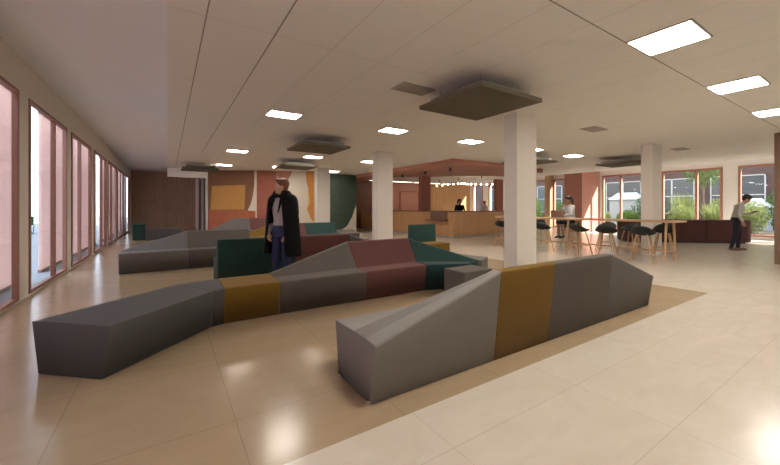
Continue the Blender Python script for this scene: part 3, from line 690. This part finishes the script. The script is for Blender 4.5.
def person(name, label, loc, rz, J, skin, hair, pants, shirt, shoe, hand_spec, pants_len=1.0, vox=.009, extras=None, hairstyle='short', fem=False, group=None):
    """J: joints in local space, facing +x. keys: pel, waist, chest, neck, head, hf (face dir), ls rs le re lw rw, lh rh lk rk la ra, lt rt (toes)"""
    t = thing(name, label, 'person', loc, rz, group)
    sw = .92 if fem else 1
    def torso_secs(g):
        yw = J.get('yaw', 0)
        return [(J['pel'] - V(0, 0, .10), .095 + g, .14 + g, 0), (J['pel'], .115 + g, (.17 if not fem else .175) + g, 0), (J['waist'], .095 + g, .135 * sw + g, yw * .5), (J['chest'] - V(0, 0, .05), .115 + g, .165 * sw + g, yw),
                (J['chest'] + V(0, 0, .07), .11 + g, .17 * sw + g, yw), (J['neck'] - V(0, 0, .03), .07 + g, .11 * sw + g, yw)]
    bm = bmesh.new(); torso(bm, torso_secs(-.004)); capsule(bm, J['neck'] - V(0, 0, .04), J['head'] - V(0, 0, .03), .058 * sw, .052 * sw)
    rot = head_parts(bm, J['head'], J['hf'])
    for s in 'lr':
        capsule(bm, J[s + 's'], J[s + 'e'], .046 * sw, .037 * sw); capsule(bm, J[s + 'e'], J[s + 'w'], .037 * sw, .025 * sw)
        capsule(bm, J['pel'].lerp(J[s + 'h'], .6), J[s + 'h'], .09, .085)
        capsule(bm, J[s + 'h'], J[s + 'k'], .082, .052); capsule(bm, J[s + 'k'], J[s + 'k'].lerp(J[s + 'a'], .35), .052, .052); capsule(bm, J[s + 'k'].lerp(J[s + 'a'], .35), J[s + 'a'], .050, .034)
        capsule(bm, J[s + 'a'] - V(0, 0, .03), J[s + 't'], .034, .026)
        dr, pn, cu = hand_spec[s]; hand(bm, J[s + 'w'], dr, pn, cu, thumb=1 if s == 'l' else -1)
    remesh(finish('body', bm, skin, t), min(vox, .007))
    # shirt
    bm = bmesh.new(); torso(bm, torso_secs(.012)[1:])
    ell(bm, J['neck'] - V(0, 0, .01), (.07, .075, .035))
    for s in 'lr':
        capsule(bm, J[s + 's'], J[s + 'e'], .062 * sw, .050 * sw); capsule(bm, J[s + 'e'], J[s + 'e'].lerp(J[s + 'w'], .88), .049 * sw, .036 * sw)
        capsule(bm, J['chest'] + V(0, 0, .06), J[s + 's'], .08, .06)
    remesh(finish('shirt', bm, shirt, t), vox)
    # trousers / skirt
    bm = bmesh.new(); torso(bm, [(J['pel'] - V(0, 0, .11), .105, .15, 0), (J['pel'], .130, .186, 0), (J['pel'].lerp(J['waist'], .55), .116, .162, 0)])
    for s in 'lr':
        capsule(bm, J[s + 'h'], J[s + 'k'], .095, .066)
        if pants_len > .5: capsule(bm, J[s + 'k'], J[s + 'k'].lerp(J[s + 'a'], .97 * pants_len), .065, .050)
    remesh(finish('trousers' if pants_len > .5 else 'skirt', bm, pants, t), vox)
    bm = None
    for s in 'lr':
        bm = bmesh.new(); a, b = J[s + 'a'], J[s + 't']; capsule(bm, a - V(0, 0, .045), b, .042, .032); capsule(bm, a - V(0, 0, .05) + (a - b).normalized() * .03, a - V(0, 0, .02), .036, .034)
        remesh(finish('shoe', bm, shoe, t), .007, 3)
    # hair
    f, s_, up = (rot @ V(1, 0, 0)), (rot @ V(0, 1, 0)), (rot @ V(0, 0, 1)); hc = J['head']; bm = bmesh.new()
    ell(bm, hc + up * .047 - f * .024, (.106, .091, .094), rot, 18); ell(bm, hc - f * .045 - up * .005, (.066, .080, .080), rot, 16)
    ell(bm, hc + up * .100 + f * .035, (.055, .06, .028), rot, 12)
    if hairstyle == 'tail':
        ell(bm, hc - f * .11 - up * .0, (.045, .05, .05), rot, 12); capsule(bm, hc - f * .12 - up * .02, hc - f * .13 - up * .17, .038, .018)
    remesh(finish('hair', bm, hair, t), .007, 3)
    face_bits(t, hc, rot, hair)
    if extras: extras(t, J)
    return t
def stand(h=1.78, lean=0):
    k = h / 1.78
    J = dict(pel=V(0, 0, .95), waist=V(0, 0, 1.10), chest=V(.0, 0, 1.32), neck=V(-.005, 0, 1.50), head=V(.02, 0, 1.645), hf=V(1, 0, 0),
             ls=V(0, .185, 1.42), rs=V(0, -.185, 1.42), le=V(-.03, .24, 1.13), re=V(-.03, -.24, 1.13), lw=V(.06, .25, .88), rw=V(.06, -.25, .88),
             lh=V(0, .095, .90), rh=V(0, -.095, .90), lk=V(.02, .11, .50), rk=V(.02, -.11, .50), la=V(-.01, .12, .09), ra=V(-.01, -.12, .09), lt=V(.17, .145, .035), rt=V(.17, -.145, .035))
    return {a: (b if a == 'hf' else b * k) for a, b in J.items()}

# man in the black coat
def coat(t, J):
    bm = bmesh.new(); n = 30
    secs = [(1.565, .085, .085, .55), (1.50, .10, .105, .50), (1.475, .135, .20, .42), (1.43, .155, .238, .44), (1.30, .165, .25, .50), (1.12, .17, .262, .54), (.95, .175, .275, .60), (.75, .185, .295, .64), (.52, .20, .315, .68)]
    R = []
    for z, rx, ry, gap in secs:
        ring = []
        for i in range(n + 1):
            a = gap + (2 * PI - 2 * gap) * i / n
            w_ = 1 + (.045 * math.sin(a * 7 + z * 2) * max(0, (1.35 - z)))
            ring.append(bm.verts.new((math.cos(a) * rx * w_ - .01, math.sin(a) * ry * w_, z)))
        R.append(ring)
    for A_, B_ in zip(R, R[1:]):
        for i in range(n): bm.faces.new([A_[i], A_[i + 1], B_[i + 1], B_[i]])
    o = finish('coat', bm, 'coat', t, smooth=True); s = o.modifiers.new('thick', 'SOLIDIFY'); s.thickness = .032; s.offset = 1
    ss = o.modifiers.new('sub', 'SUBSURF'); ss.levels = ss.render_levels = 1
    # lapels and turned-up collar
    for q in (-1, 1):
        bm = bmesh.new(); pts = [(.10, .055, 1.52), (.06, .115, 1.575), (.135, .135, 1.44), (.185, .115, 1.32), (.19, .075, 1.22)]
        vs = [bm.verts.new((x, q * y, z)) for x, y, z in pts]; bm.faces.new(vs)
        o = finish('lapel', bm, 'coat', t); s = o.modifiers.new('thick', 'SOLIDIFY'); s.thickness = .02
    bm = bmesh.new(); 
    for q in (-1, 1): ell(bm, (.10, q * .035, 1.475), (.016, .036, .024)); 
    ell(bm, (.108, 0, 1.475), (.016, .014, .014)); capsule(bm, V(.09, -.05, 1.49), V(.09, .05, 1.49), .014, .014)
    o = finish('scarf', bm, 'coat', t, smooth=True)
    for q in (-1, 1):
        bm = bmesh.new(); capsule(bm, V(0, q * .195, 1.40), V(-.02, q * .245, 1.10), .072, .064); capsule(bm, V(-.02, q * .245, 1.10), V(.05, q * .225, .92), .066, .056)
        remesh(finish('sleeve', bm, 'coat', t), .01)
J = stand(1.77); a = math.radians(-38)
J['hf'] = V(math.cos(a), math.sin(a), -.03); J['lw'] = V(.10, .185, .90); J['rw'] = V(.10, -.185, .90); J['le'] = V(-.05, .245, 1.13); J['re'] = V(-.05, -.245, 1.13)
person('person', 'auburn haired man in a long black coat and blue jeans standing among the sofas', (1.545, 5.56, 0), math.radians(-148), J, 'skin', 'hair_r', 'jeans', 'shirt', 'shoe',
       {'l': (V(.25, -.25, -1), V(0, -1, 0), .5), 'r': (V(.25, .25, -1), V(0, 1, 0), .5)}, vox=.008, extras=coat)
# man with phone
J = stand(1.73)
J.update(chest=V(.07, 0, 1.29), neck=V(.13, 0, 1.45), head=V(.225, 0, 1.555), hf=V(.80, 0, -.60), waist=V(.015, 0, 1.10), ls=V(.09, .18, 1.37), rs=V(.09, -.18, 1.37),
         le=V(.10, .22, 1.08), lw=V(.32, .14, 1.13), re=V(.02, -.22, 1.10), rw=V(.12, -.20, .88),
         lk=V(.08, .10, .50), la=V(.05, .12, .09), lt=V(.22, .15, .035), rk=V(-.02, -.10, .50), ra=V(-.12, -.11, .09), rt=V(.05, -.13, .035))
man = person('person', 'man in grey shirt and dark trousers looking down at a phone by the bench', (14.5, 3.04, 0), math.radians(-72), J, 'skin_d', 'hair_b', 'trouser', 'shirt_g', 'shoe',
       {'l': (V(1, -.2, .15), V(0, -.3, 1), .7), 'r': (V(.3, 0, -1), V(0, 1, 0), .6)})
bm = bmesh.new(); box(bm, -.04, .04, -.075, .075, -.004, .004); bmesh.ops.rotate(bm, verts=bm.verts[:], cent=(0, 0, 0), matrix=Matrix.Rotation(.9, 3, 'Z') @ Matrix.Rotation(-.4, 3, 'Y'))
o = finish('phone', bm, 'black', bevel=.002)
o.matrix_world = Matrix.Translation((14.5, 3.04, 0)) @ Matrix.Rotation(math.radians(-72), 4, 'Z') @ Matrix.Translation((.41, .12, 1.175)); tag(o, 'black phone held by the man in the grey shirt', 'phone')
# woman on a stool at the table (faces -x in the world)
J = stand(1.68)
J.update(pel=V(-.02, 0, .83), waist=V(-.01, 0, .97), chest=V(.03, 0, 1.17), neck=V(.05, 0, 1.34), head=V(.085, 0, 1.475), hf=V(.96, -.1, -.2),
         ls=V(.04, .16, 1.27), rs=V(.04, -.16, 1.27), le=V(.15, .21, 1.02), lw=V(.36, .13, .985), re=V(.24, -.19, 1.02), rw=V(.245, -.07, 1.24),
         lh=V(.02, .09, .80), rh=V(.02, -.09, .80), lk=V(.42, .11, .76), rk=V(.42, -.06, .76), la=V(.36, .10, .36), ra=V(.40, -.04, .36), lt=V(.50, .12, .28), rt=V(.53, -.04, .28))
for k_ in list(J):
    if k_ != 'hf': J[k_] = J[k_] + V(0, 0, .05)
J['head'] = J['head'] + V(0, 0, .02)
person('person', 'dark haired woman in white blouse seated on a stool at the high table', (11.08, 6.22, 0), math.radians(158), J, 'skin_d', 'hair_b', 'trouser', 'shirt_w', 'black',
       {'l': (V(1, 0, -.1), V(0, 0, -1), .4), 'r': (V(-.1, .2, 1), V(-1, 0, 0), .9)}, pants_len=.1, hairstyle='tail', fem=True)
# receptionist behind the counter and a guest farther on
J = stand(1.72); J['le'] = V(.02, .24, 1.12); J['lw'] = V(.22, .16, 1.22 - .1); J['re'] = V(.02, -.24, 1.12); J['rw'] = V(.22, -.16, 1.12); J['hf'] = V(.8, .6, -.2)
person('person', 'dark haired person in black top standing behind the reception counter', (12.05, 12.3, 0), math.radians(-115), J, 'skin_d', 'hair_b', 'trouser', 'coat', 'black',
       {'l': (V(1, -.3, -.2), V(0, 0, -1), .4), 'r': (V(1, .3, -.2), V(0, 0, -1), .4)}, vox=.012, hairstyle='tail', fem=True)
J = stand(1.72)
person('person', 'distant dark haired person in grey top near the reception windows', (17.3, 15.4, 0), math.radians(-100), J, 'skin_d', 'hair_b', 'trouser', 'shirt_g', 'black',
       {'l': (V(.2, 0, -1), V(0, -1, 0), .5), 'r': (V(.2, 0, -1), V(0, 1, 0), .5)}, vox=.012)

# ------------------------------------------------------------------ outside
bm = bmesh.new(); box(bm, -40, XL - .14, -20, 60, -.16, -.06); struct('ground_left', bm, 'paving')
bm = bmesh.new(); box(bm, XR + .25, 60, -30, 50, -.16, -.04); struct('ground_right', bm, 'paving_d')
t = thing('white_building', 'white rendered building seen through the clear gap in the left screens', 'building', (-9.5, 30, -.06))
finish('wall', B(-3, 0, -10, 25, 0, 9), 'render_w', t)
for y in (-6, -2, 2, 6, 10):
    f = finish('window', B(0, .05, y, y + 1.4, 4.2, 5.8), 'white', t); finish('pane', B(.05, .06, y + .08, y + 1.32, 4.28, 5.72), 'farglass', f)
def gchair(loc, rz, label):
    t = thing('garden_chair', label, 'chair', loc, rz)
    finish('seat', B(-.24, .24, -.23, .23, .43, .46), 'leaf3', t, bevel=.01)
    bm = bmesh.new()
    for k in range(5): box(bm, -.26, -.23, -.22 + k * .095, -.17 + k * .095, .46, .84)
    box(bm, -.265, -.225, -.24, .24, .82, .88); finish('backrest', bm, 'leaf3', t)
    for sx in (-1, 1):
        for q in (-1, 1): bm = bmesh.new(); tube(bm, (sx * .26, q * .25, 0), (sx * .21, q * .2, .44), .016, .016, 8); finish('leg', bm, 'leaf3', t)
gchair((-5.75, 25.3, -.06), .6, 'dark green garden chair outside the left window')
t = thing('garden_table', 'small dark green table beside the garden chair outside', 'table', (-6.0, 24.4, -.06))
bm = bmesh.new(); tube(bm, (0, 0, .70), (0, 0, .73), .32, .32, 24); finish('tabletop', bm, 'leaf3', t)
for k in range(3): bm = bmesh.new(); tube(bm, (.28 * math.cos(k * 2.1), .28 * math.sin(k * 2.1), 0), (.05 * math.cos(k * 2.1), .05 * math.sin(k * 2.1), .70), .014, .014, 8); finish('leg', bm, 'leaf3', t)

# planted bed and far brick building on the right
bm = bmesh.new(); box(bm, XR + .6, 25.6, -4, 20, -.04, .12); struct('planting_bed', bm, 'soil')
t = thing('brick_building', 'dark purple brick building with white framed windows beyond the planting', 'building', (30, 0, -.04))
finish('wall', B(0, 3, -10, 34, 0, 7.5), 'brick', t)
for y in (-4.6, -1.2, 1.9, 5.0, 8.3, 11.4, 14.5, 17.6, 20.8, 24):
    a, b, z0, z1 = y, y + 2.5, .9, 3.35
    bm = bmesh.new(); f = .06
    for (c, d_) in ((a, a + f), (b - f, b), ((a + b) / 2 - .04, (a + b) / 2 + .04)): box(bm, -.08, 0, c, d_, z0, z1)
    box(bm, -.08, 0, a, b, z0, z0 + f); box(bm, -.08, 0, a, b, z1 - f, z1); box(bm, -.08, 0, a, b, (z0 + z1) / 2 - .03, (z0 + z1) / 2 + .03)
    w_ = finish('window', bm, 'white_d', t); finish('pane', B(-.03, -.01, a + f, b - f, z0 + f, z1 - f), 'farglass', w_)
def leaves(bm, n, c, r, size, up=.4):
    for _ in range(n):
        q = Vector((random.gauss(0, 1), random.gauss(0, 1), random.gauss(0, 1))).normalized() * random.random() ** .4
        p = Vector((c[0] + q.x * r[0], c[1] + q.y * r[1], c[2] + q.z * r[2]))
        d_ = Vector((random.uniform(-1, 1), random.uniform(-1, 1), random.uniform(-.5, 1) + up)).normalized(); a_, b_ = frames(d_); s = size * random.uniform(.6, 1.3); ca = random.uniform(0, PI); w_ = a_ * math.cos(ca) + b_ * math.sin(ca)
        bm.faces.new([bm.verts.new(p), bm.verts.new(p + d_ * s * .5 + w_ * s * .22), bm.verts.new(p + d_ * s), bm.verts.new(p + d_ * s * .5 - w_ * s * .22)])
def shrub(x, y, h, r, mat, label, n=2600, size=.10):
    t = thing('shrub', label, 'shrub', (x, y, .12), 0, 'shrubs in the bed beyond the right windows')
    bm = bmesh.new(); leaves(bm, n, (0, 0, h * .52), (r, r, h * .56), size); finish('foliage', bm, mat, t, recalc=False)
    bm = bmesh.new()
    for k in range(6):
        a = k * 1.05; tube(bm, (0, 0, 0), (math.cos(a) * r * .5, math.sin(a) * r * .5, h * .6), .018, .008, 6)
    finish('stem', bm, 'bark', t)
def grass(x, y, h, r, label, n=420):
    t = thing('ornamental_grass', label, 'plant', (x, y, .12), 0, 'shrubs in the bed beyond the right windows')
    bm = bmesh.new()
    for _ in range(n):
        a = random.uniform(0, 2 * PI); q = random.random() ** .5 * r * .35; ln = h * random.uniform(.6, 1.1); o_ = random.uniform(.15, .9) * r
        b0_ = V(math.cos(a) * q, math.sin(a) * q, 0); tip = b0_ + V(math.cos(a) * o_, math.sin(a) * o_, ln); mid = b0_.lerp(tip, .5) + V(0, 0, ln * .15); s = V(-math.sin(a), math.cos(a), 0) * .014
        v = [bm.verts.new(p) for p in (b0_ - s, b0_ + s, mid + s, mid - s, tip)]; bm.faces.new([v[0], v[1], v[2], v[3]]); bm.faces.new([v[3], v[2], v[4]])
    finish('blades', bm, 'leaf2', t, recalc=False)
plants = [('s', 21.6, 2.55, 1.75, .85, 'leaf', 'largest round green shrub in the rightmost window'), ('s', 21.7, 4.1, 1.35, .62, 'leaf2', 'yellow green shrub behind the man with the phone'),
          ('s', 23.3, 1.3, 1.7, .85, 'leaf', 'bushy green shrub at the right of the rightmost window'), ('s', 23.4, 3.2, 2.0, .8, 'leaf3', 'dark tall shrub behind the largest round shrub'),
          ('g', 21.6, 5.3, 1.35, .55, '', 'feathery grass clump at the right side of the middle window'), ('s', 23.2, 5.2, 1.6, .8, 'leaf2', 'yellow green shrub right of the middle window bar'),
          ('s', 21.7, 6.5, 1.2, .6, 'leaf2', 'low yellow green shrub at the middle window bar'), ('g', 23.2, 6.9, 1.9, .75, '', 'tall feathery grass left of the middle window bar'),
          ('g', 21.7, 7.7, 1.3, .55, '', 'feathery grass clump behind the pale column'), ('s', 23.3, 8.6, 1.7, .8, 'leaf3', 'dark green shrub left of the pale column'),
          ('s', 21.6, 8.9, .95, .55, 'leaf', 'low green shrub right of the left window bar'), ('g', 21.6, 10.1, .95, .5, '', 'small grass clump at the left side of the left window'),
          ('s', 22.4, 11.7, 1.3, .6, 'leaf', 'green shrub behind the terracotta block'),
          ('s', 22.4, 13.4, 1.5, .7, 'leaf3', 'dark shrub behind the seated woman'), ('s', 22.5, 15.4, 1.8, .7, 'leaf', 'green shrub outside the oak post windows'),
          ('s', 22.5, 17.6, 2.4, .8, 'leaf3', 'tall dark shrub outside the reception windows'), ('s', 22.4, -.6, 1.4, .7, 'leaf3', 'dark shrub outside the window behind the pier')]
for p in plants:
    if p[0] == 's': shrub(p[1], p[2], p[3], p[4], p[5], p[6])
    else: grass(p[1], p[2], p[3], p[4], p[6])
def tree(x, y, h, label, n=1800):
    t = thing('young_tree', label, 'tree', (x, y, .1), 0)
    bm = bmesh.new(); tube(bm, (0, 0, 0), (.1, .05, h * .55), .05, .03, 8)
    for k in range(7): a = k * .9; tube(bm, (.1, .05, h * (.45 + .03 * k)), (math.cos(a) * .7, math.sin(a) * .7, h * (.7 + .04 * k)), .02, .008, 6)
    finish('trunk', bm, 'bark', t)
    bm = bmesh.new(); leaves(bm, n, (0, 0, h * .78), (1.0, 1.0, h * .26), .12, 0); finish('crown', bm, 'leaf', t, recalc=False)
tree(24.5, 6.4, 4.3, 'young leafy tree in the middle of the central window')
tree(24.2, 18.6, 4.6, 'young tree outside the reception windows')
def shed(loc, label, w, d_, h):
    t = thing('garden_shed', label, 'shed', loc)
    finish('wall', B(-d_, d_, -w, w, 0, h), 'render_w', t)
    bm = bmesh.new(); v = [bm.verts.new(p) for p in ((-d_ - .1, -w - .1, h), (d_ + .1, -w - .1, h), (d_ + .1, w + .1, h), (-d_ - .1, w + .1, h), (0, -w + .3, h + .5), (0, w - .3, h + .5))]
    for f in ((0, 1, 4), (1, 2, 5, 4), (2, 3, 5), (3, 0, 4, 5), (0, 3, 2, 1)): bm.faces.new([v[i] for i in f])
    finish('roof', bm, 'white_d', t)
shed((27.3, 5.15, -.04), 'white shed roof behind the man with the phone', .75, .6, 1.35)
shed((27.5, 11.35, -.04), 'tall white shed seen through the left window', .9, .6, 1.9)
